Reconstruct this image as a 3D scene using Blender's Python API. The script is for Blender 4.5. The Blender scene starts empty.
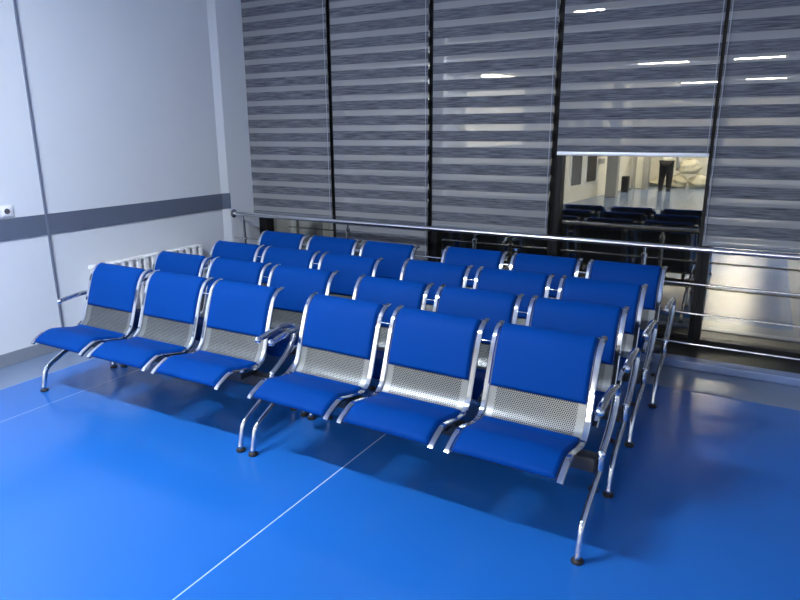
import bpy, bmesh, math, random
from mathutils import Vector, Matrix
random.seed(7)
S = bpy.context.scene
COL = S.collection

# ------------------------------------------------------------------ helpers
def link(o, parent=None):
    COL.objects.link(o)
    if parent is not None:
        o.parent = parent
    return o

def tag(o, label=None, cat=None, group=None, kind=None):
    if label: o['label'] = label
    if cat: o['category'] = cat
    if group: o['group'] = group
    if kind: o['kind'] = kind
    return o

def empty(name, loc=(0, 0, 0), rz=0.0):
    o = bpy.data.objects.new(name, None)
    o.location = loc
    o.rotation_euler = (0, 0, rz)
    o.empty_display_size = 0.1
    return link(o)

def mesh_obj(name, bm, mat, parent=None, smooth=None):
    bmesh.ops.recalc_face_normals(bm, faces=bm.faces)
    me = bpy.data.meshes.new(name)
    if smooth is not None:
        for f in bm.faces: f.smooth = True
        for e in bm.edges:
            if len(e.link_faces) == 2 and e.calc_face_angle(0) > math.radians(smooth):
                e.smooth = False
    bm.to_mesh(me); bm.free()
    me.materials.append(mat)
    return link(bpy.data.objects.new(name, me), parent)

def add_box(bm, x0, x1, y0, y1, z0, z1, bev=0.0, seg=2):
    t = bmesh.new()
    bmesh.ops.create_cube(t, size=1.0)
    for v in t.verts:
        v.co = Vector((x0 + (v.co.x + .5) * (x1 - x0), y0 + (v.co.y + .5) * (y1 - y0), z0 + (v.co.z + .5) * (z1 - z0)))
    if bev:
        bmesh.ops.bevel(t, geom=t.edges[:], offset=bev, segments=seg, profile=.5, affect='EDGES')
    merge(bm, t)

def merge(bm, t, mat=None):
    if mat is not None: bmesh.ops.transform(t, matrix=mat, verts=t.verts)
    m = bpy.data.meshes.new('tmp'); t.to_mesh(m); t.free()
    bm.from_mesh(m); bpy.data.meshes.remove(m)

def smooth_path(pts, n=6):
    """Catmull-Rom through pts (tuples of any dimension)."""
    P = [Vector(p) for p in pts]
    P = [P[0] * 2 - P[1]] + P + [P[-1] * 2 - P[-2]]
    out = []
    for i in range(1, len(P) - 2):
        a, b, c, d = P[i - 1:i + 3]
        for k in range(n):
            t = k / n
            out.append(.5 * ((2 * b) + (c - a) * t + (2 * a - 5 * b + 4 * c - d) * t * t + (3 * b - a - 3 * c + d) * t ** 3))
    out.append(P[-2].copy())
    return out

def add_tube(bm, path, r, seg=12, flat=None, cap_round=True):
    """Tube along 3D path; r number or list; flat = (rx scale along 'side', ry) squash."""
    pts = [Vector(p) for p in path]
    n = len(pts)
    R = r if isinstance(r, (list, tuple)) else [r] * n
    pts2, R2 = list(pts), list(R)
    if cap_round:                      # little domes on both ends
        d0 = (pts[0] - pts[1]).normalized(); d1 = (pts[-1] - pts[-2]).normalized()
        pre = [(pts[0] + d0 * R[0] * math.sin(a), R[0] * math.cos(a)) for a in (1.35, 1.0, .5)]
        post = [(pts[-1] + d1 * R[-1] * math.sin(a), R[-1] * math.cos(a)) for a in (.5, 1.0, 1.35)]
        pts2 = [p for p, _ in pre] + pts2 + [p for p, _ in post]
        R2 = [q for _, q in pre] + R2 + [q for _, q in post]
    rings = []
    T = (pts[1] - pts[0]).normalized()
    up = Vector((1, 0, 0)) if abs(T.x) < .9 else Vector((0, 0, 1))
    for i, p in enumerate(pts2):
        a = pts2[max(0, i - 1)]; b = pts2[min(len(pts2) - 1, i + 1)]
        T = (b - a).normalized()
        s = (up - T * up.dot(T)).normalized(); q = T.cross(s); up = s
        fx, fy = flat or (1, 1)
        rings.append([bm.verts.new(p + s * (R2[i] * fx * math.cos(2 * math.pi * k / seg)) + q * (R2[i] * fy * math.sin(2 * math.pi * k / seg))) for k in range(seg)])
    for i in range(len(rings) - 1):
        for k in range(seg):
            bm.faces.new((rings[i][k], rings[i][(k + 1) % seg], rings[i + 1][(k + 1) % seg], rings[i + 1][k]))
    bm.faces.new(rings[0][::-1]); bm.faces.new(rings[-1])

def add_lathe(bm, prof, center=(0, 0, 0), seg=20, axis='Z'):
    c = Vector(center); rings = []
    for (r, h) in prof:
        ring = []
        for k in range(seg):
            a = 2 * math.pi * k / seg
            v = Vector((r * math.cos(a), r * math.sin(a), h))
            if axis == 'X': v = Vector((v.z, v.x, v.y))
            if axis == 'Y': v = Vector((v.x, v.z, v.y))
            ring.append(bm.verts.new(c + v))
        rings.append(ring)
    for i in range(len(rings) - 1):
        for k in range(seg):
            bm.faces.new((rings[i][k], rings[i][(k + 1) % seg], rings[i + 1][(k + 1) % seg], rings[i + 1][k]))
    bm.faces.new(rings[0][::-1]); bm.faces.new(rings[-1])

def copy_tree(o, parent=None):
    c = o.copy(); COL.objects.link(c)
    if parent is not None: c.parent = parent
    for ch in list(o.children): copy_tree(ch, c)
    return c

# ------------------------------------------------------------------ materials
def new_mat(name):
    m = bpy.data.materials.new(name); m.use_nodes = True
    nt = m.node_tree; b = nt.nodes['Principled BSDF']
    return m, nt, b

def N(nt, t, **kw):
    n = nt.nodes.new(t)
    for k, v in kw.items(): setattr(n, k, v)
    return n

def math_node(nt, op, a, b=None, c=None):
    n = N(nt, 'ShaderNodeMath', operation=op)
    for i, v in enumerate((a, b, c)):
        if v is None: continue
        if isinstance(v, (int, float)): n.inputs[i].default_value = v
        else: nt.links.new(v, n.inputs[i])
    return n.outputs[0]

def simple(name, col, rough=.5, metal=0.0, spec=.5, noise=0.0, nscale=20, bump=0.0, bscale=60):
    m, nt, b = new_mat(name)
    b.inputs['Roughness'].default_value = rough
    b.inputs['Metallic'].default_value = metal
    b.inputs['Specular IOR Level'].default_value = spec
    b.inputs['Base Color'].default_value = (*col, 1)
    tc = N(nt, 'ShaderNodeTexCoord')
    if noise:
        nz = N(nt, 'ShaderNodeTexNoise'); nz.inputs['Scale'].default_value = nscale; nz.inputs['Detail'].default_value = 4
        nt.links.new(tc.outputs['Object'], nz.inputs['Vector'])
        mx = N(nt, 'ShaderNodeMix', data_type='RGBA')
        mx.inputs['A'].default_value = (*[c * (1 - noise) for c in col], 1)
        mx.inputs['B'].default_value = (*[min(1, c * (1 + noise)) for c in col], 1)
        nt.links.new(nz.outputs['Fac'], mx.inputs['Factor'])
        nt.links.new(mx.outputs['Result'], b.inputs['Base Color'])
    if bump:
        nb = N(nt, 'ShaderNodeTexNoise'); nb.inputs['Scale'].default_value = bscale; nb.inputs['Detail'].default_value = 3
        nt.links.new(tc.outputs['Object'], nb.inputs['Vector'])
        bp = N(nt, 'ShaderNodeBump'); bp.inputs['Strength'].default_value = bump; bp.inputs['Distance'].default_value = .002
        nt.links.new(nb.outputs['Fac'], bp.inputs['Height']); nt.links.new(bp.outputs['Normal'], b.inputs['Normal'])
    return m

M = {}
M['wall'] = simple('wall_paint', (.70, .74, .80), .6, noise=.02, nscale=3, bump=.05, bscale=40)
M['hall_wall'] = simple('hall_wall_paint', (.80, .76, .66), .6, noise=.04, nscale=2)
M['band'] = simple('grey_bumper', (.115, .14, .20), .45, noise=.05, nscale=8)
M['groove'] = simple('panel_joint', (.16, .18, .25), .6, noise=.05)
M['skirting'] = simple('skirting_grey', (.22, .25, .31), .4, noise=.05, nscale=10)
M['kerb'] = simple('kerb_blue_grey', (.15, .22, .42), .30, noise=.06, nscale=9)
M['ceiling'] = simple('ceiling_paint', (.75, .77, .80), .8, noise=.02)
M['frame'] = simple('dark_window_frame', (.008, .009, .012), .4, spec=.2, noise=.1, nscale=15)
M['chrome'] = simple('chrome', (.74, .76, .80), .08, 1.0, noise=.02, nscale=30)
M['rail_steel'] = simple('brushed_steel_rail', (.62, .63, .66), .22, 1.0, noise=.04, nscale=60)
M['beam'] = simple('black_steel', (.015, .016, .02), .4, noise=.1)
M['rubber'] = simple('black_rubber', (.012, .012, .014), .5, noise=.1)
M['vinyl'] = simple('blue_vinyl', (.0001, .038, .225), .6, spec=.05, noise=.03, nscale=6, bump=.12, bscale=220)
M['white_metal'] = simple('white_enamel', (.82, .83, .85), .3, noise=.02)
M['plastic'] = simple('white_plastic', (.85, .86, .88), .3, noise=.02)
M['dark_hole'] = simple('dark_recess', (.10, .10, .11), .5, noise=.05)
M['alu'] = simple('pale_aluminium', (.72, .76, .84), .35, .3, noise=.02)
M['column'] = simple('grey_column', (.34, .33, .31), .55, noise=.08, nscale=5)
M['pane_dark'] = simple('dark_hall_pane', (.055, .05, .045), .25, noise=.15, nscale=3)
M['cream'] = simple('cream_panel', (.86, .83, .70), .5, noise=.03)
M['cloth_dark'] = simple('dark_cloth', (.012, .010, .013), .8, noise=.2, nscale=15)
M['cloth_pale'] = simple('pale_cloth', (.75, .72, .62), .8, noise=.05, nscale=15)
M['skin'] = simple('skin', (.55, .34, .25), .55, noise=.05)
M['hair'] = simple('dark_hair', (.02, .015, .012), .7, noise=.2)
M['sack'] = simple('sack_plastic', (.62, .57, .42), .5, noise=.12, nscale=5, bump=.4, bscale=9)
M['brown'] = simple('brown_cloth', (.12, .075, .055), .8, noise=.15)

def floor_mat():
    m, nt, b = new_mat('linoleum')
    tc = N(nt, 'ShaderNodeTexCoord'); sep = N(nt, 'ShaderNodeSeparateXYZ')
    nt.links.new(tc.outputs['Object'], sep.inputs[0])
    x, y = sep.outputs['X'], sep.outputs['Y']
    inside = math_node(nt, 'MULTIPLY', math_node(nt, 'GREATER_THAN', x, -1.672), math_node(nt, 'LESS_THAN', x, 3.085))
    inside = math_node(nt, 'MULTIPLY', inside, math_node(nt, 'LESS_THAN', y, 1.62))
    inside = math_node(nt, 'MULTIPLY', inside, math_node(nt, 'GREATER_THAN', y, -4.6))
    nz = N(nt, 'ShaderNodeTexNoise'); nz.inputs['Scale'].default_value = 1.3; nz.inputs['Detail'].default_value = 6
    nt.links.new(tc.outputs['Object'], nz.inputs['Vector'])
    blue = N(nt, 'ShaderNodeMix', data_type='RGBA')
    blue.inputs['A'].default_value = (.010, .112, .44, 1); blue.inputs['B'].default_value = (.014, .124, .475, 1)
    nt.links.new(nz.outputs['Fac'], blue.inputs['Factor'])
    grey = N(nt, 'ShaderNodeMix', data_type='RGBA')
    grey.inputs['A'].default_value = (.135, .19, .31, 1); grey.inputs['B'].default_value = (.16, .22, .345, 1)
    nt.links.new(nz.outputs['Fac'], grey.inputs['Factor'])
    base = N(nt, 'ShaderNodeMix', data_type='RGBA')
    nt.links.new(inside, base.inputs['Factor']); nt.links.new(grey.outputs['Result'], base.inputs['A']); nt.links.new(blue.outputs['Result'], base.inputs['B'])
    def seam(x0, wd): return math_node(nt, 'LESS_THAN', math_node(nt, 'ABSOLUTE', math_node(nt, 'SUBTRACT', x, x0)), wd)
    s1 = math_node(nt, 'MULTIPLY', seam(.982, .0033), math_node(nt, 'LESS_THAN', y, 1.62))
    s2 = math_node(nt, 'MULTIPLY', seam(-1.155, .004), math_node(nt, 'LESS_THAN', y, 1.62))
    s3 = math_node(nt, 'MULTIPLY', seam(-1.672, .004), .6)
    def over(prev, fac, colr):
        mx = N(nt, 'ShaderNodeMix', data_type='RGBA')
        nt.links.new(fac, mx.inputs['Factor']); nt.links.new(prev, mx.inputs['A']); mx.inputs['B'].default_value = (*colr, 1)
        return mx.outputs['Result']
    c = over(base.outputs['Result'], math_node(nt, 'MULTIPLY', s1, .8), (.45, .62, .85))
    c = over(c, math_node(nt, 'MULTIPLY', s2, .45), (.35, .5, .85))
    c = over(c, s3, (.25, .36, .6))
    nt.links.new(c, b.inputs['Base Color'])
    b.inputs['Roughness'].default_value = .19
    b.inputs['Specular IOR Level'].default_value = .5
    nb = N(nt, 'ShaderNodeTexNoise'); nb.inputs['Scale'].default_value = 9; nb.inputs['Detail'].default_value = 5
    mp = N(nt, 'ShaderNodeMapping'); mp.inputs['Scale'].default_value = (.6, 1.6, 1)
    nt.links.new(tc.outputs['Object'], mp.inputs['Vector']); nt.links.new(mp.outputs['Vector'], nb.inputs['Vector'])
    bp = N(nt, 'ShaderNodeBump'); bp.inputs['Strength'].default_value = .10; bp.inputs['Distance'].default_value = .004
    nt.links.new(nb.outputs['Fac'], bp.inputs['Height']); nt.links.new(bp.outputs['Normal'], b.inputs['Normal'])
    return m
M['floor'] = floor_mat()

def shell_mat():
    """steel sheet punched with staggered round holes, plain margins (UV in metres)"""
    m, nt, b = new_mat('perforated_steel')
    uv = N(nt, 'ShaderNodeUVMap', uv_map='UVMap'); sep = N(nt, 'ShaderNodeSeparateXYZ')
    nt.links.new(uv.outputs['UV'], sep.inputs[0]); u, v = sep.outputs['X'], sep.outputs['Y']
    pitch = .0098
    def lattice(off):
        a = math_node(nt, 'SUBTRACT', math_node(nt, 'FRACT', math_node(nt, 'ADD', math_node(nt, 'DIVIDE', u, pitch), off)), .5)
        c = math_node(nt, 'SUBTRACT', math_node(nt, 'FRACT', math_node(nt, 'ADD', math_node(nt, 'DIVIDE', v, pitch * 1.732), off)), .5)
        c = math_node(nt, 'MULTIPLY', c, 1.732)
        return math_node(nt, 'SQRT', math_node(nt, 'ADD', math_node(nt, 'MULTIPLY', a, a), math_node(nt, 'MULTIPLY', c, c)))
    d = math_node(nt, 'MINIMUM', lattice(0.0), lattice(.5))
    hole = math_node(nt, 'LESS_THAN', d, .34)
    zone = math_node(nt, 'LESS_THAN', math_node(nt, 'ABSOLUTE', u), .193)
    hole = math_node(nt, 'MULTIPLY', hole, zone)
    b.inputs['Base Color'].default_value = (.215, .228, .235, 1)
    b.inputs['Metallic'].default_value = .8; b.inputs['Roughness'].default_value = .40
    dk = N(nt, 'ShaderNodeBsdfDiffuse'); dk.inputs['Color'].default_value = (.006, .007, .010, 1); mx = N(nt, 'ShaderNodeMixShader')
    nt.links.new(hole, mx.inputs['Fac']); nt.links.new(b.outputs[0], mx.inputs[1]); nt.links.new(dk.outputs[0], mx.inputs[2])
    nt.links.new(mx.outputs[0], nt.nodes['Material Output'].inputs['Surface'])
    return m
M['shell'] = shell_mat()

def blind_mat():
    """zebra fabric: UV v counts stripe pitches, u in metres"""
    m, nt, b = new_mat('zebra_fabric')
    uv = N(nt, 'ShaderNodeUVMap', uv_map='UVMap'); sep = N(nt, 'ShaderNodeSeparateXYZ')
    nt.links.new(uv.outputs['UV'], sep.inputs[0])
    f = math_node(nt, 'ABSOLUTE', math_node(nt, 'SUBTRACT', math_node(nt, 'FRACT', math_node(nt, 'ADD', sep.outputs['Y'], .5)), .5))
    sheer = math_node(nt, 'LESS_THAN', f, .19)
    tc = N(nt, 'ShaderNodeTexCoord'); mp = N(nt, 'ShaderNodeMapping'); mp.inputs['Scale'].default_value = (5, 1, 120)
    nt.links.new(tc.outputs['Object'], mp.inputs['Vector'])
    nz = N(nt, 'ShaderNodeTexNoise'); nz.inputs['Scale'].default_value = 1; nz.inputs['Detail'].default_value = 5; nz.inputs['Roughness'].default_value = .65
    nt.links.new(mp.outputs['Vector'], nz.inputs['Vector'])
    rp = N(nt, 'ShaderNodeValToRGB')
    rp.color_ramp.elements[0].position = .32; rp.color_ramp.elements[0].color = (.034, .040, .056, 1)
    rp.color_ramp.elements[1].position = .70; rp.color_ramp.elements[1].color = (.18, .195, .235, 1)
    nt.links.new(nz.outputs['Fac'], rp.inputs['Fac'])
    nt.links.new(rp.outputs['Color'], b.inputs['Base Color']); b.inputs['Roughness'].default_value = .8
    b.inputs['Specular IOR Level'].default_value = .15
    sh = N(nt, 'ShaderNodeBsdfDiffuse'); sh.inputs['Color'].default_value = (.41, .425, .46, 1)
    tr = N(nt, 'ShaderNodeBsdfTransparent')
    ms = N(nt, 'ShaderNodeMixShader'); ms.inputs['Fac'].default_value = .42
    nt.links.new(sh.outputs[0], ms.inputs[1]); nt.links.new(tr.outputs[0], ms.inputs[2])
    mx = N(nt, 'ShaderNodeMixShader')
    nt.links.new(sheer, mx.inputs['Fac']); nt.links.new(b.outputs[0], mx.inputs[1]); nt.links.new(ms.outputs[0], mx.inputs[2])
    nt.links.new(mx.outputs[0], nt.nodes['Material Output'].inputs['Surface'])
    return m
M['blind'] = blind_mat()

def glass_mat():
    """reflective coated facade glass, warm-toned mirror image, night behind"""
    m, nt, b = new_mat('coated_glass')
    nt.nodes.remove(b)
    fr = N(nt, 'ShaderNodeFresnel'); fr.inputs['IOR'].default_value = 1.5
    fac = math_node(nt, 'MULTIPLY_ADD', fr.outputs[0], .6, GLASS_R)
    nz = N(nt, 'ShaderNodeTexNoise'); nz.inputs['Scale'].default_value = .6
    gl = N(nt, 'ShaderNodeBsdfGlossy'); gl.inputs['Color'].default_value = (1, .94, .80, 1); gl.inputs['Roughness'].default_value = 0.0
    tr = N(nt, 'ShaderNodeBsdfTransparent'); tr.inputs['Color'].default_value = (.75, .78, .75, 1)
    mx = N(nt, 'ShaderNodeMixShader')
    nt.links.new(fac, mx.inputs['Fac']); nt.links.new(tr.outputs[0], mx.inputs[1]); nt.links.new(gl.outputs[0], mx.inputs[2])
    nt.links.new(mx.outputs[0], nt.nodes['Material Output'].inputs['Surface'])
    return m
GLASS_R = .38
M['glass'] = glass_mat()

def emit(name, col, strength):
    m, nt, b = new_mat(name)
    b.inputs['Base Color'].default_value = (.8, .8, .8, 1)
    b.inputs['Emission Color'].default_value = (*col, 1); b.inputs['Emission Strength'].default_value = strength
    return m
M['tube_main'] = emit('lit_tube_cool', (.87, .935, 1.0), 345)
M['tube_hall'] = emit('lit_tube_hall', (1.0, .97, .90), 118)
M['tube_off'] = simple('unlit_tube', (.8, .8, .8), .4)

# ------------------------------------------------------------------ room shell
XL, YG, ZC = -2.11, 2.55, 3.42
def struct(name, bm, mat, parent=None, smooth=None):
    o = mesh_obj(name, bm, mat, parent, smooth)
    if parent is None: o['kind'] = 'structure'
    return o
def box_struct(name, mat, *b, parent=None, bev=0.0):
    bm = bmesh.new(); add_box(bm, *b, bev=bev); return struct(name, bm, mat, parent)

XR, YB = 6.0, -27.0
box_struct('floor', M['floor'], XL - .3, XR + .2, YB - .2, 2.75, -.12, 0)
box_struct('ceiling', M['ceiling'], XL - .3, XR + .2, YB - .2, 2.75, ZC, ZC + .12)
box_struct('wall_left', M['wall'], XL - .2, XL, -3.2, 2.75, 0, ZC)
# pilaster in the corner by the window
XP, YP0, YP1 = -2.08, 1.985, 2.065
def prism(bm, pts, z0, z1):
    lo = [bm.verts.new((x, y, z0)) for x, y in pts]; hi = [bm.verts.new((x, y, z1)) for x, y in pts]
    n = len(pts); bm.faces.new(lo[::-1]); bm.faces.new(hi)
    for i in range(n): bm.faces.new((lo[i], lo[(i + 1) % n], hi[(i + 1) % n], hi[i]))
bm = bmesh.new(); prism(bm, [(XL, YP0), (XP, YP1), (XP, 2.75), (XL, 2.75)], 0, ZC)
struct('wall_pilaster', bm, M['wall'])
box_struct('wall_right', M['wall'], XR, XR + .2, YB, 2.75, 0, ZC)
box_struct('wall_window_head', M['wall'], XP, XR, 2.48, 2.75, 3.1, ZC)
# left wall trim
bm = bmesh.new(); prism(bm, [(XL, -3.2), (XL + .010, -3.2), (XL + .010, YP0), (XP + .008, YP1 - .004), (XP + .004, YP1 + .012), (XP, YP1), (XL, YP0)], .938, 1.096)
struct('trim_1', bm, M['band'])
box_struct('trim_2', M['groove'], XL, XL + .013, .110, .126, .1, ZC)
box_struct('baseboard_left', M['skirting'], XL, XL + .015, -3.2, YP0, 0, .098, bev=.004)
box_struct('trim_3', M['kerb'], XP, XR, 2.05, 2.165, 0, .062, bev=.010)
box_struct('trim_5', M['frame'], XP, XR, 2.165, 2.75, 0, .055)

# hall behind the camera (seen only mirrored in the glass)
def angled_wall(name, mat, a, b, th, z0, z1):
    a = Vector((*a, 0)); b = Vector((*b, 0)); d = (b - a).normalized(); n = Vector((-d.y, d.x, 0)) * th
    bm = bmesh.new()
    q = [a, b, b + n, a + n]
    lo = [bm.verts.new((p.x, p.y, z0)) for p in q]; hi = [bm.verts.new((p.x, p.y, z1)) for p in q]
    bm.faces.new(lo[::-1]); bm.faces.new(hi)
    for i in range(4): bm.faces.new((lo[i], lo[(i + 1) % 4], hi[(i + 1) % 4], hi[i]))
    return struct(name, bm, mat)
HA, HB, HC = Vector((-2.06, -2.6)), Vector((-1.11, -9.8)), Vector((-.80, -14.2))
angled_wall('wall_left_hall', M['hall_wall'], HA, HB, -.15, 0, ZC)
angled_wall('wall_left_far', M['hall_wall'], HB, HC, -.15, 0, ZC)
box_struct('wall_end', M['hall_wall'], -.95, 1.0, -14.5, -14.3, 0, 2.5)
angled_wall('wall_left_end', M['hall_wall'], HC, Vector((-.6, YB)), -.15, 0, ZC)
box_struct('wall_back', M['hall_wall'], -1.0, XR + .2, YB - .2, YB, 0, ZC)

def on_wall(a, b, name, s0, s1, z0, z1, mat, d0, d1, parent=None, bev=0):
    """box lying on an angled wall between distances s0..s1 from a, standing out d0..d1"""
    d = (b - a).normalized(); n = Vector((-d.y, d.x))
    ang = math.atan2(d.y, d.x)
    bm = bmesh.new(); add_box(bm, s0, s1, d0, d1, z0, z1, bev=bev)
    bmesh.ops.transform(bm, matrix=Matrix.Translation((a.x, a.y, 0)) @ Matrix.Rotation(ang, 4, 'Z'), verts=bm.verts)
    return mesh_obj(name, bm, mat, parent)
def wdist(y): return (HA.y - y) / (HA.y - HB.y) * (HB - HA).length
for i, (y0, y1, z0) in enumerate(((-7.55, -8.2, .40), (-8.52, -9.18, .43))):
    w_ = on_wall(HA, HB, 'window_%d' % (6 + i), wdist(y0), wdist(y1), z0, 2.2, M['pane_dark'], .0, .012); w_['kind'] = 'structure'
    for nm, a0, a1, b0, b1 in (('frame', y0 + .05, y0, z0 - .05, 2.25), ('frame', y1, y1 - .05, z0 - .05, 2.25)):
        on_wall(HA, HB, 'window_frame', wdist(a0), wdist(a1), b0, b1, M['white_metal'], .0, .02, w_)
M['patch_glow'] = emit('added_patch_glow', (1.0, .95, .80), 1.1)  # glow added to give the bright patch on the mirrored hall wall
w_ = on_wall(HA, HB, 'window_10', .15, 2.35, 1.42, 2.50, M['patch_glow'], .0, .012); w_['kind'] = 'structure'  # added glowing panel standing in for a brightly lit stretch of wall
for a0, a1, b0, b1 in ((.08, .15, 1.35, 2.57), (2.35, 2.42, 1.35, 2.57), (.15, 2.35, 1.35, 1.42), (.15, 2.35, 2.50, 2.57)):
    on_wall(HA, HB, 'window_frame', a0, a1, b0, b1, M['white_metal'], .0, .03, w_)  # border around the added glowing panel
w_ = on_wall(HA, HB, 'trim_4', wdist(-9.22), wdist(-9.75), .84, .97, M['column'], 0, .012); w_['kind'] = 'structure'
box_struct('wall_column', M['column'], -.95, -.67, -9.55, -9.28, 0, ZC, bev=.02)
box_struct('wall_column_far', M['column'], -.80, -.72, -12.2, -11.95, 0, ZC, bev=.01)
box_struct('wall_column_end', M['column'], -.50, -.34, -12.3, -12.0, 0, ZC, bev=.01)
box_struct('door_1', M['cream'], -.70, -.50, -12.2, -12.15, .02, 2.1)

# ------------------------------------------------------------------ facade windows
XM = [-2.08, -1.045, .055, 1.198, 2.372, 3.55, 4.75, 6.0]
for i in range(len(XM) - 1):
    x0, x1 = XM[i], XM[i + 1]
    r = empty('window_%d' % (i + 1) if i < 5 else 'window_%d' % (i + 3), ((x0 + x1) / 2, YG, .055)); r['kind'] = 'structure'
    cx = (x0 + x1) / 2; hw = (x1 - x0) / 2
    bm = bmesh.new()
    lw = .11 if i == 0 else .045
    add_box(bm, -hw, -hw + lw, -.06, .05, 0, 3.02, bev=.004)
    add_box(bm, hw - .040, hw, -.06, .05, 0, 3.02, bev=.004)
    add_box(bm, -hw + lw, hw - .04, -.06, .05, 0, .05, bev=.004)
    add_box(bm, -hw + lw, hw - .04, -.06, .05, 2.95, 3.02, bev=.004)
    mesh_obj('window_frame', bm, M['frame'], r)
    bm = bmesh.new(); add_box(bm, -hw + lw - .005, hw - .035, 0, .022, .045, 2.955)
    mesh_obj('glass_pane', bm, M['glass'], r)

# ------------------------------------------------------------------ zebra blinds
def zebra_blind(x0, x1, zb, phase, pitch, label, bar, cord_right=True):
    zt = 3.0
    r = empty('zebra_blind', ((x0 + x1) / 2, 2.42, zb))
    tag(r, label, 'blind', 'zebra blinds on the facade windows')
    hw = (x1 - x0) / 2
    bm = bmesh.new(); uvl = bm.loops.layers.uv.new('UVMap')
    nx = 14; nz = 24; g = []
    for j in range(nz + 1):
        row = []
        for i in range(nx + 1):
            x = -hw + 2 * hw * i / nx; z = (zt - zb) * j / nz
            row.append(bm.verts.new((x, .0025 * math.sin(x * 5 + z * 1.3), z)))
        g.append(row)
    for j in range(nz):
        for i in range(nx):
            f = bm.faces.new((g[j][i], g[j][i + 1], g[j + 1][i + 1], g[j + 1][i]))
            for l in f.loops:
                l[uvl].uv = (l.vert.co.x, (l.vert.co.z + zb - phase) / pitch)
    mesh_obj('fabric', bm, M['blind'], r, smooth=60)
    bm = bmesh.new(); add_box(bm, -hw, hw, -.012, .012, -.026, .004, bev=.006)
    mesh_obj('bottom_bar', bm, bar, r, smooth=40)
    bm = bmesh.new(); add_box(bm, -hw, hw, -.05, .05, zt - zb, zt - zb + .09, bev=.02)
    mesh_obj('cassette', bm, M['alu'], r, smooth=40)
    s = 1 if cord_right else -1
    bm = bmesh.new(); add_tube(bm, [(s * (hw - .012), -.016, .0), (s * (hw - .018), -.022, zt - zb)], .0028, 6)
    mesh_obj('cord', bm, M['cordgrey'], r, smooth=40)
    return r
M['cordgrey'] = simple('grey_cord', (.30, .33, .40), .5, noise=.05)
M['bar_dark'] = simple('grey_blind_bar', (.16, .18, .22), .5, noise=.05)
zebra_blind(-2.078, -1.038, .87, 2.254, .1345, 'grey striped zebra blind at far left, beside the white wall pillar', M['bar_dark'])
zebra_blind(-.995, .040, .56, 2.282, .1370, 'grey striped zebra blind second from left, hanging lowest, below the handrail', M['bar_dark'])
zebra_blind(.088, 1.172, .872, 2.014, .1417, 'grey striped zebra blind in the middle, left of the raised blind', M['bar_dark'])
zebra_blind(1.220, 2.340, 1.535, 2.176, .1405, 'grey striped zebra blind raised halfway above uncovered mirroring glass', M['alu'])
zebra_blind(2.364, 3.53, .885, 2.038, .1406, 'grey striped zebra blind at far right, right of the raised blind', M['bar_dark'], False)

# ------------------------------------------------------------------ handrail
YR, ZR = 2.11, .882
hr = empty('handrail', (XP, YR, .062)); hz = .062
tag(hr, 'long steel handrail with three thin lower bars in front of the windows', 'railing')
def rail_part(name, x0, x1, z, rad, mat):
    bm = bmesh.new(); add_tube(bm, [(x0 - XP, 0, z - hz), (x1 - XP, 0, z - hz)], rad, 16, cap_round=False)
    return mesh_obj(name, bm, mat, hr, smooth=40)
rail_part('top_rail', XP, 5.2, ZR, .021, M['rail_steel'])
for z in (.628, .408, .178): rail_part('lower_bar', XP if z > .5 else -1.9, 5.2, z, .0085, M['rail_steel'])
bm = bmesh.new(); add_lathe(bm, [(.045, 0), (.045, .008), (.03, .014), (.022, .016)], (0, 0, ZR - hz), 24, 'X')
mesh_obj('wall_flange', bm, M['rail_steel'], hr, smooth=40)
for k, x in enumerate((-1.95, -.64, .65, 2.006, 3.39, 4.75)):
    xx = x - XP
    bm = bmesh.new(); add_lathe(bm, [(.042, 0), (.042, .006), (.02, .012), (.019, .02), (.019, ZR - hz - .085)], (xx, 0, 0), 18)
    po = mesh_obj('post', bm, M['rail_steel'], hr, smooth=40)
    bm = bmesh.new(); add_lathe(bm, [(.019, 0), (.023, .004), (.023, .03), (.019, .034), (.010, .036), (.010, .075)], (xx, 0, ZR - hz - .09), 18)
    mesh_obj('post_cap', bm, M['chrome'], po, smooth=40)
    for z in (.628, .408, .178):
        bm = bmesh.new(); add_lathe(bm, [(.014, -.03), (.014, .03)], (xx, 0, z - hz), 12, 'X')
        mesh_obj('bar_clamp', bm, M['rail_steel'], po, smooth=40)

# ------------------------------------------------------------------ radiator and socket
ra = empty('radiator', (XL, .39, 0))
tag(ra, 'white sectional radiator low on the left wall behind the benches', 'radiator')
def radiator_section():
    bm = bmesh.new()
    add_box(bm, .018, .116, -.018, .018, .12, .640, bev=.004)          # hollow column
    add_box(bm, .095, .118, -.021, .021, .13, .62, bev=.005)            # front fin
    add_box(bm, .030, .120, -.036, .036, .620, .642, bev=.008)         # top collar
    add_box(bm, .030, .115, -.0385, .0385, .12, .150, bev=.010)
    for z in (.30, .44, .56): add_box(bm, .070, .085, -.036, .036, z, z + .012, bev=.003)
    return bm
sec = mesh_obj('section', radiator_section(), M['white_metal'], ra, smooth=40); sec.location = (0, .04, 0)
for k in range(1, 15):
    c = sec.copy(); COL.objects.link(c); c.parent = ra; c.location = (0, .04 + .08 * k, 0)
bm = bmesh.new(); add_lathe(bm, [(.009, 0), (.012, -.004), (.012, -.02), (.007, -.024)], (.075, 0, .625), 14, 'Y')
mesh_obj('air_valve', bm, M['plastic'], ra, smooth=40)
for y in (.16, 1.04):
    bm = bmesh.new(); add_box(bm, .001, .04, y - .015, y + .015, .56, .60, bev=.003)
    mesh_obj('wall_bracket', bm, M['white_metal'], ra)
bm = bmesh.new(); add_tube(bm, smooth_path([(.075, 1.20, .135), (.075, 1.26, .135), (.07, 1.28, .12), (.07, 1.28, 0)], 5), .011, 10, cap_round=False)
mesh_obj('supply_pipe', bm, M['white_metal'], ra, smooth=50)

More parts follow.
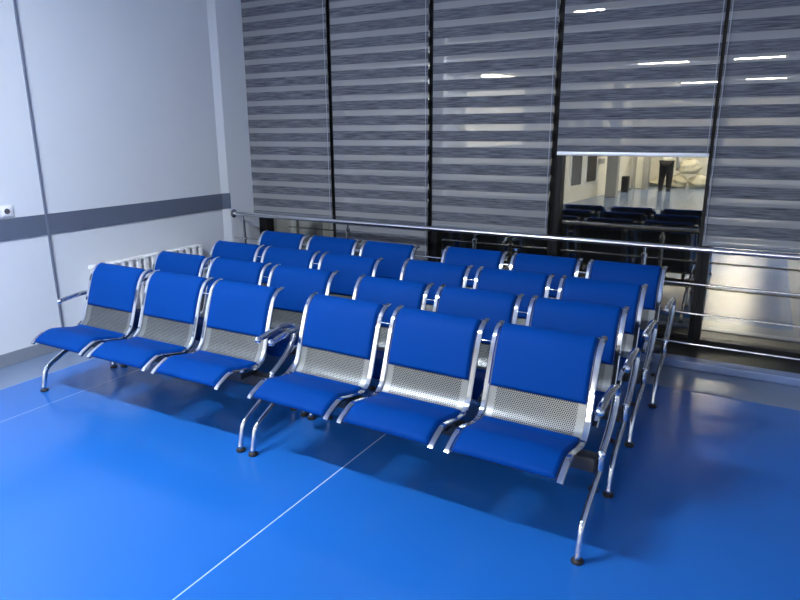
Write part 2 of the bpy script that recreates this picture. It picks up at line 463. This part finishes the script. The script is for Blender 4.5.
so = empty('power_socket', (XL, -.185, 1.150))
tag(so, 'white power socket on the left wall just above the grey band', 'socket')
bm = bmesh.new(); add_box(bm, 0, .010, -.150, .060, -.042, .042, bev=.004)
mesh_obj('cover_frame', bm, M['plastic'], so, smooth=40)
for yy in (.010, -.080):
    bm = bmesh.new(); add_box(bm, .009, .015, yy - .034, yy + .034, -.034, .034, bev=.004)
    ins = mesh_obj('socket_insert', bm, M['plastic'], so, smooth=40)
    bm = bmesh.new(); add_lathe(bm, [(.021, .0145), (.021, .0158), (.0185, .0162), (.018, .0155)], (0, yy, 0), 24, 'X')
    mesh_obj('socket_well', bm, M['dark_hole'], ins, smooth=40)
    for s in (-1, 1):
        bm = bmesh.new(); add_lathe(bm, [(.0035, .0150), (.0035, .0168)], (0, yy + s * .009, 0), 10, 'X')
        mesh_obj('pin_hole', bm, M['rubber'], ins)

# ------------------------------------------------------------------ waiting benches
SP, SW = .5686, .5178
LB = 2 * SP + SW
PROFILE = [(.022, .803), (-.028, .792), (-.062, .760), (-.090, .705), (-.125, .610), (-.158, .515), (-.185, .447), (-.225, .408),
           (-.280, .398), (-.360, .413), (-.435, .428), (-.472, .426), (-.510, .411), (-.552, .390), (-.570, .374)]
def sub_profile(t0, t1, n):
    """points between arc lengths t0..t1 (fractions), with normals facing the sitter"""
    P = smooth_path(PROFILE, 8)
    L = [0]
    for a, b in zip(P, P[1:]): L.append(L[-1] + (b - a).length)
    out = []
    for k in range(n + 1):
        s = (t0 + (t1 - t0) * k / n) * L[-1]
        i = max(0, min(len(P) - 2, next((j for j in range(len(L) - 1) if L[j + 1] >= s - 1e-9), len(P) - 2)))
        f = (s - L[i]) / (L[i + 1] - L[i])
        q = P[i].lerp(P[i + 1], f)
        out.append((q.copy(), s))
    res = []
    for k, (q, s) in enumerate(out):
        a = out[max(0, k - 1)][0]; b = out[min(n, k + 1)][0]
        d = (b - a).normalized()
        res.append((q, Vector((-(-d.y) * -1 if False else d.y, -d.x)), s))
    # normal: rotate the downward/forward tangent so that it points up / forward to the sitter
    fixed = []
    for q, n_, s in res:
        if n_.x * -1 + n_.y * .8 < 0: n_ = -n_
        fixed.append((q, n_, s))
    return fixed

def rail_mesh(xc):
    """flat chrome bar following the seat profile"""
    bm = bmesh.new(); rings = []
    hx, hn, c = .0138, .010, .0045
    sec_ = [(-hx, -hn + c), (-hx, hn - c), (-hx + c, hn), (hx - c, hn), (hx, hn - c), (hx, -hn + c), (hx - c, -hn), (-hx + c, -hn)]
    pr = sub_profile(0, 1, 56)
    for (q, n_, s) in pr:
        rings.append([bm.verts.new((xc + a, q.x + n_.x * b, q.y + n_.y * b)) for a, b in sec_])
    for i in range(len(rings) - 1):
        for k in range(8): bm.faces.new((rings[i][k], rings[i][(k + 1) % 8], rings[i + 1][(k + 1) % 8], rings[i + 1][k]))
    bm.faces.new(rings[0][::-1]); bm.faces.new(rings[-1])
    return bm

def shell_mesh(hw):
    bm = bmesh.new(); uvl = bm.loops.layers.uv.new('UVMap')
    pr = sub_profile(.0, .985, 48); nx = 6
    F = []; UV = {}
    for (q, n_, s) in pr:
        row = []
        for i in range(nx + 1):
            x = -hw + 2 * hw * i / nx
            v = bm.verts.new((x, q.x - n_.x * .003, q.y - n_.y * .003)); UV[v] = (x, s); row.append(v)
        F.append(row)
    for j in range(len(F) - 1):
        for i in range(nx):
            f = bm.faces.new((F[j][i], F[j][i + 1], F[j + 1][i + 1], F[j + 1][i]))
            for l in f.loops: l[uvl].uv = UV[l.vert]
    return bm

def pad_mesh(t0, t1, hw, th, n=40, crown=.004):
    """upholstered pad lying on the profile: rounded edges all round, closed back"""
    bm = bmesh.new(); r = .016
    pr = sub_profile(t0, t1, n)
    s0, s1 = pr[0][2], pr[-1][2]
    xs = [-hw + r * (1 - math.cos(a)) for a in (0, .35, .7, 1.05, 1.4)] + [-hw + r + (2 * hw - 2 * r) * k / 8 for k in range(9)] + [hw - r * (1 - math.cos(a)) for a in (1.4, 1.05, .7, .35, 0)]
    # arc-length sampling with extra points at both ends
    ts = [t0 + (t1 - t0) * u for u in ([0, .004, .012, .025, .04] + [.06 + .88 * k / n for k in range(n + 1)] + [.96, .975, .988, .996, 1])]
    front, back = [], []
    for t in ts:
        q, n_, s = sub_profile(t - 1e-4, t + 1e-4, 2)[1]
        de = min(s - s0, s1 - s)
        ge = math.sqrt(max(0, 1 - (1 - min(1, de / r)) ** 2))
        fr, bk = [], []
        for x in xs:
            dx = hw - abs(x)
            gx = math.sqrt(max(0, 1 - (1 - min(1, dx / r)) ** 2))
            h = .002 + th * min(ge, gx) * (.25 + .75 * min(ge, gx)) + crown * min(1, dx / .15) * min(1, de / .08)
            fr.append(bm.verts.new((x, q.x + n_.x * h, q.y + n_.y * h)))
            bk.append(bm.verts.new((x, q.x + n_.x * .0005, q.y + n_.y * .0005)))
        front.append(fr); back.append(bk)
    m_ = len(xs)
    for j in range(len(ts) - 1):
        for i in range(m_ - 1):
            bm.faces.new((front[j][i], front[j][i + 1], front[j + 1][i + 1], front[j + 1][i]))
            bm.faces.new((back[j][i + 1], back[j][i], back[j + 1][i], back[j + 1][i + 1]))
        bm.faces.new((front[j][0], front[j + 1][0], back[j + 1][0], back[j][0]))
        bm.faces.new((front[j + 1][-1], front[j][-1], back[j][-1], back[j + 1][-1]))
    for j, fl in ((0, 1), (len(ts) - 1, -1)):
        for i in range(m_ - 1):
            q = (front[j][i], back[j][i], back[j][i + 1], front[j][i + 1])
            bm.faces.new(q if fl > 0 else q[::-1])
    return bm

def yz(x, pts, n=6): return [(x, p[0], p[1]) for p in smooth_path(pts, n)]

# seat prototype pieces (shared meshes, centred on their own seat)
T_BACK0, T_BACK1, T_SEAT0, T_SEAT1 = .030, .392, .572, .985
HALF = SW / 2
def make_seat(parent, x):
    sh = mesh_obj('seat_shell', shell_mesh(HALF - .022), M['shell'], parent, smooth=60); sh.location = (x, 0, 0)
    for s in (-1, 1): mesh_obj('side_rail', rail_mesh(s * (HALF - .0138)), M['chrome'], sh, smooth=35)
    mesh_obj('back_pad', pad_mesh(T_BACK0, T_BACK1, HALF - .032, .020), M['vinyl'], sh, smooth=50)
    mesh_obj('seat_pad', pad_mesh(T_SEAT0, T_SEAT1, HALF - .032, .019), M['vinyl'], sh, smooth=50)
    for s in (-1, 1):
        xx = s * (HALF - .07)
        bm = bmesh.new()
        add_box(bm, xx - .012, xx + .012, -.335, -.19, .336, .397, bev=.004)
        mesh_obj('mounting_bracket', bm, M['beam'], sh)
    return sh

def make_leg(parent, x, front):
    if front: pts = [(-.205, .275), (-.25, .255), (-.33, .222), (-.425, .175), (-.462, .145), (-.478, .105), (-.492, .045), (-.497, .026)]
    else: pts = [(-.215, .275), (-.17, .255), (-.09, .215), (.005, .160), (.038, .130), (.055, .095), (.075, .045), (.080, .026)]
    bm = bmesh.new(); add_tube(bm, yz(x, pts), .0165, 14, flat=(.85, 1.05))
    lg = mesh_obj('leg', bm, M['chrome'], parent, smooth=45)
    y = pts[-1][0]
    bm = bmesh.new(); add_lathe(bm, [(.0245, 0.0), (.026, .004), (.0245, .013), (.014, .018), (.010, .030)], (x, y, 0), 20)
    mesh_obj('foot_pad', bm, M['rubber'], lg, smooth=40)
    return lg

def make_armrest(parent, x):
    pts = [(-.300, .588), (-.23, .598), (-.14, .606), (-.055, .603), (-.005, .588), (.018, .556), (.008, .515), (-.025, .470), (-.075, .425), (-.14, .385), (-.205, .352)]
    bm = bmesh.new(); add_tube(bm, yz(x, pts, 7), .0175, 14, flat=(1.05, .9))
    ar = mesh_obj('armrest', bm, M['chrome'], parent, smooth=45)
    for (y, z) in ((-.300, .588), (-.205, .352)):
        bm = bmesh.new()
        bmesh.ops.create_uvsphere(bm, u_segments=14, v_segments=10, radius=.0205, matrix=Matrix.Translation((x, y, z)))
        mesh_obj('end_cap', bm, M['chrome'], ar, smooth=60)
    bm = bmesh.new(); add_tube(bm, [(x, -.208, .345), (x, -.210, .262)], .0185, 14, flat=(.8, 1.1))
    mesh_obj('upright', bm, M['chrome'], ar, smooth=45)
    return ar

def make_bench():
    r = empty('waiting_bench')
    for k in range(3): make_seat(r, (k - 1) * SP)
    bm = bmesh.new(); add_box(bm, -LB / 2 - .045, LB / 2 + .045, -.245, -.170, .272, .338, bev=.006)
    mesh_obj('crossbeam', bm, M['beam'], r, smooth=40)
    for s in (-1, 1):
        xe = s * (LB / 2 + .060)
        make_armrest(r, xe)
        make_leg(r, xe, True)
        make_leg(r, s * (LB / 2 - .022), False)
    for k in (-1, 1):
        bm = bmesh.new(); add_tube(bm, [(k * SP / 2 - .032, -.085, .735), (k * SP / 2 + .032, -.085, .735)], .0038, 8)
        mesh_obj('spacer_rod', bm, M['chrome'], r, smooth=45)
    return r

BENCH = [
    (-.5065, .0016, .0128, 'blue three-seat chrome bench in the front row, left one, beside the left wall'),
    (1.3737, -.0042, -.0165, 'blue three-seat chrome bench in the front row, right one, nearest the camera'),
    (-.4863, .5319, .0177, 'blue three-seat chrome bench in the second row from the front, left one'),
    (1.3632, .5371, .0083, 'blue three-seat chrome bench in the second row from the front, right one'),
    (-.4575, 1.0746, -.0104, 'blue three-seat chrome bench in the third row from the front, left one'),
    (1.3635, 1.1277, -.0109, 'blue three-seat chrome bench in the third row from the front, right one'),
    (-.4740, 1.6780, -.0224, 'blue three-seat chrome bench in the back row by the handrail, left one'),
    (1.3902, 1.7321, -.0073, 'blue three-seat chrome bench in the back row by the handrail, right one')]
proto = make_bench()
for i, (x, y, a, lb) in enumerate(BENCH):
    o = proto if i == 0 else copy_tree(proto)
    o.location = (x, y, 0); o.rotation_euler = (0, 0, a)
    tag(o, lb, 'bench', 'waiting benches in four rows')

# ------------------------------------------------------------------ ceiling lights
def ceiling_light(x, y, mat, label, ln=1.2, group='linear ceiling lights', hw=.04):
    r = empty('ceiling_light', (x, y, ZC))
    tag(r, label, 'light', group)
    bm = bmesh.new(); add_box(bm, -ln / 2 - .02, ln / 2 + .02, -hw - .02, hw + .02, -.035, 0, bev=.004)
    mesh_obj('housing', bm, M['white_metal'], r)
    bm = bmesh.new(); add_box(bm, -ln / 2, ln / 2, -hw, hw, -.046, -.036)
    mesh_obj('tube', bm, mat, r)
ceiling_light(-.22, -2.12, M['tube_main'], 'lit linear ceiling light in front of the front bench row')
for x, y in ((-.03, -10.8), (2.1, -10.8), (2.2, -18.6), (.05, -19.3), (2.1, -25.0), (4.4, -18.6), (1.9, -5.6), (2.1, -14.7)):
    ceiling_light(x, y, M['tube_hall'], 'lit linear ceiling light in the hall mirrored in the glass', hw=.09)

M['wall_tube'] = emit('lit_wall_tube', (1.0, .97, .86), 14)
d_ = (HB - HA).normalized(); c_ = HA + d_ * 1.42
wl = empty('wall_light', (c_.x, c_.y, 2.66), math.atan2(d_.y, d_.x))
tag(wl, 'lit linear wall light above the added glowing panel, mirrored through the middle blind', 'light')
bm = bmesh.new(); add_box(bm, -.84, .84, .001, .04, -.05, .05, bev=.006); mesh_obj('housing', bm, M['white_metal'], wl, smooth=40)
bm = bmesh.new(); add_box(bm, -.80, .80, .041, .065, -.04, .04, bev=.01); mesh_obj('tube', bm, M['wall_tube'], wl, smooth=40)

# ------------------------------------------------------------------ things mirrored in the glass
def skin_body(name, verts, edges, mat, parent, sub=1):
    me = bpy.data.meshes.new(name)
    me.from_pydata([v[:3] for v in verts], edges, [])
    me.materials.append(mat)
    o = link(bpy.data.objects.new(name, me), parent)
    md = o.modifiers.new('Skin', 'SKIN'); md.use_smooth_shade = True
    sv = me.skin_vertices[0].data
    for i, v in enumerate(verts):
        rr = v[3]; sv[i].radius = rr if isinstance(rr, tuple) else (rr, rr)
    sv[0].use_root = True
    s = o.modifiers.new('Subdivision', 'SUBSURF'); s.levels = sub; s.render_levels = sub
    return o
pe = empty('person', (.17, -11.8, 0))
tag(pe, 'person in pale top and dark trousers bending over white sacks, mirrored in glass', 'person')
# local frame: person faces -Y (towards the sacks), bending forward from the hips
V = [(0, .04, .84, (.15, .11)), (0, -.10, .95, (.15, .11)), (0, -.30, 1.04, (.17, .11)), (0, -.46, 1.08, (.12, .09)), (0, -.54, 1.08, .055), (0, -.62, 1.06, .085), (0, -.70, 1.01, .075),
     (-.08, .04, .78, .11), (-.095, .0, .46, .085), (-.12, .04, .09, .045), (-.13, -.10, .04, .038),
     (.08, .04, .78, .11), (.095, .0, .46, .085), (.10, .04, .09, .045), (.10, -.10, .04, .038),
     (-.19, -.44, 1.05, .06), (-.24, -.52, .80, .042), (-.20, -.66, .60, .032), (-.19, -.72, .54, .03),
     (.19, -.44, 1.05, .06), (.24, -.52, .80, .042), (.20, -.66, .60, .032), (.19, -.72, .54, .03)]
Ed = [(0, 1), (1, 2), (2, 3), (3, 4), (4, 5), (5, 6), (0, 7), (7, 8), (8, 9), (9, 10), (0, 11), (11, 12), (12, 13), (13, 14), (3, 15), (15, 16), (16, 17), (17, 18), (3, 19), (19, 20), (20, 21), (21, 22)]
skin_body('body', [(*v[:3], tuple(a * .8 for a in v[3]) if i > 1 and isinstance(v[3], tuple) else (.07, .06) if i < 2 else v[3] * (.8 if i in (7, 8, 11, 12, 15, 16, 19, 20) else 1)) for i, v in enumerate(V[:23])], Ed, M['skin'], pe, 2)
g = .016
grow = lambda r: tuple(a + g for a in r) if isinstance(r, tuple) else r + g
tv = [0, 7, 8, 9, 11, 12, 13]
tr_v = [(*V[i][:3], grow(V[i][3])) for i in tv]
tr_v[3] = (-.12, .03, .06, .070); tr_v[6] = (.10, .03, .06, .070)
skin_body('trousers', tr_v, [(0, 1), (1, 2), (2, 3), (0, 4), (4, 5), (5, 6)], M['cloth_dark'], pe, 2)
V += [(0, .045, .80, (.13, .10)), (0, -.02, .93, (.15, .12))]
sv_ = [23, 24, 2, 3, 15, 16, 17, 19, 20, 21]
skin_body('shirt', [(*V[i][:3], grow(V[i][3])) for i in sv_], [(0, 1), (1, 2), (2, 3), (3, 4), (4, 5), (5, 6), (3, 7), (7, 8), (8, 9)], M['cloth_pale'], pe, 2)
for s, i in ((-1, 9), (1, 13)):
    a = V[i]; bm = bmesh.new(); add_box(bm, a[0] - .055, a[0] + .055, a[1] - .23, a[1] + .06, 0, .095, bev=.035, seg=3)
    mesh_obj('shoe', bm, M['cloth_dark'], pe, smooth=60)
bm = bmesh.new(); bmesh.ops.create_uvsphere(bm, u_segments=16, v_segments=12, radius=.102, matrix=Matrix.Translation((0, -.615, 1.085)) @ Matrix.Diagonal((.85, 1.0, .9, 1)))
mesh_obj('hair', bm, M['hair'], pe, smooth=60)

def sack(loc, rx, ry, rz, seed, label, rot=0):
    rnd = random.Random(seed)
    bm = bmesh.new(); bmesh.ops.create_icosphere(bm, subdivisions=4, radius=1)
    ph = [rnd.uniform(0, 6.28) for _ in range(6)]
    for v in bm.verts:
        c = v.co
        k = 1 + .07 * math.sin(4 * c.x + ph[0]) * math.sin(5 * c.y + ph[1]) + .06 * math.sin(7 * c.z + 3 * c.x + ph[2]) + .03 * math.sin(13 * c.x + 9 * c.y + ph[3])
        z = c.z * rz * k
        if z < -rz * .72: z = -rz * .72
        v.co = Vector((c.x * rx * k, c.y * ry * k, z + rz * .72))
    # gathered neck
    for a in range(3): add_tube(bm, [(0, .02 * a, rz * 1.60), (.02 * (a - 1), 0, rz * 1.72), (.05 * (a - 1), .02, rz * 1.84)], .022, 8)
    o = mesh_obj('sack', bm, M['sack'], None, smooth=70)
    o.location = loc; o.rotation_euler = (0, 0, rot)
    tag(o, label, 'sack', 'white sacks heaped in the hall')
sack((.34, -13.25, 0), .25, .28, .22, 1, 'white sack lying lowest left in the mirrored heap', .4)
sack((.90, -13.35, 0), .25, .28, .22, 2, 'white sack lying low at the right of the mirrored heap', 1.1)
sack((.62, -13.30, .415), .36, .30, .24, 3, 'large white sack on top of the mirrored heap', 2.0)
sack((-.28, -13.7, 0), .30, .30, .14, 4, 'low flat white sack at the left end of the mirrored heap', .2)

sp_ = empty('speaker', (-.77, -11.0, 0))
tag(sp_, 'dark upright box beside the grey column in the mirrored hall', 'box')
bm = bmesh.new(); add_box(bm, -.095, .095, -.12, .10, 0.02, .44, bev=.02); mesh_obj('cabinet', bm, M['rubber'], sp_, smooth=40)
bm = bmesh.new(); add_box(bm, -.08, .08, .10, .108, .05, .42, bev=.003); mesh_obj('front_grille', bm, M['beam'], sp_)
bm = bmesh.new(); add_box(bm, -.09, .09, -.10, .09, 0, .02); mesh_obj('base', bm, M['rubber'], sp_)

# ------------------------------------------------------------------ world, camera, view
w = bpy.data.worlds.new('night'); S.world = w; w.use_nodes = True
w.node_tree.nodes['Background'].inputs['Color'].default_value = (.010, .011, .014, 1)
w.node_tree.nodes['Background'].inputs['Strength'].default_value = .3

cam = bpy.data.cameras.new('camera'); co = bpy.data.objects.new('camera', cam); COL.objects.link(co)
pitch, yaw, roll = .2600, -.5204, -.0054
F = 637.19
pitch = math.radians(14.896); yaw = math.radians(-29.814); roll = math.radians(-.307)
fwd = Vector((math.sin(yaw) * math.cos(pitch), math.cos(yaw) * math.cos(pitch), -math.sin(pitch)))
rt = Vector((math.cos(yaw), -math.sin(yaw), 0)); up = rt.cross(fwd)
r2 = rt * math.cos(roll) + up * math.sin(roll); u2 = -rt * math.sin(roll) + up * math.cos(roll)
mat = Matrix((r2, u2, -fwd)).transposed().to_4x4(); mat.translation = Vector((2.7444, -2.8178, 1.7097))
co.matrix_world = mat
cam.sensor_width = 36; cam.lens = F / 800 * 36; cam.clip_start = .05; cam.clip_end = 200
S.camera = co
S.view_settings.view_transform = 'Standard'; S.view_settings.look = 'None'
S.view_settings.exposure = 0.9; S.view_settings.gamma = 1.0
S.view_settings.use_curve_mapping = False
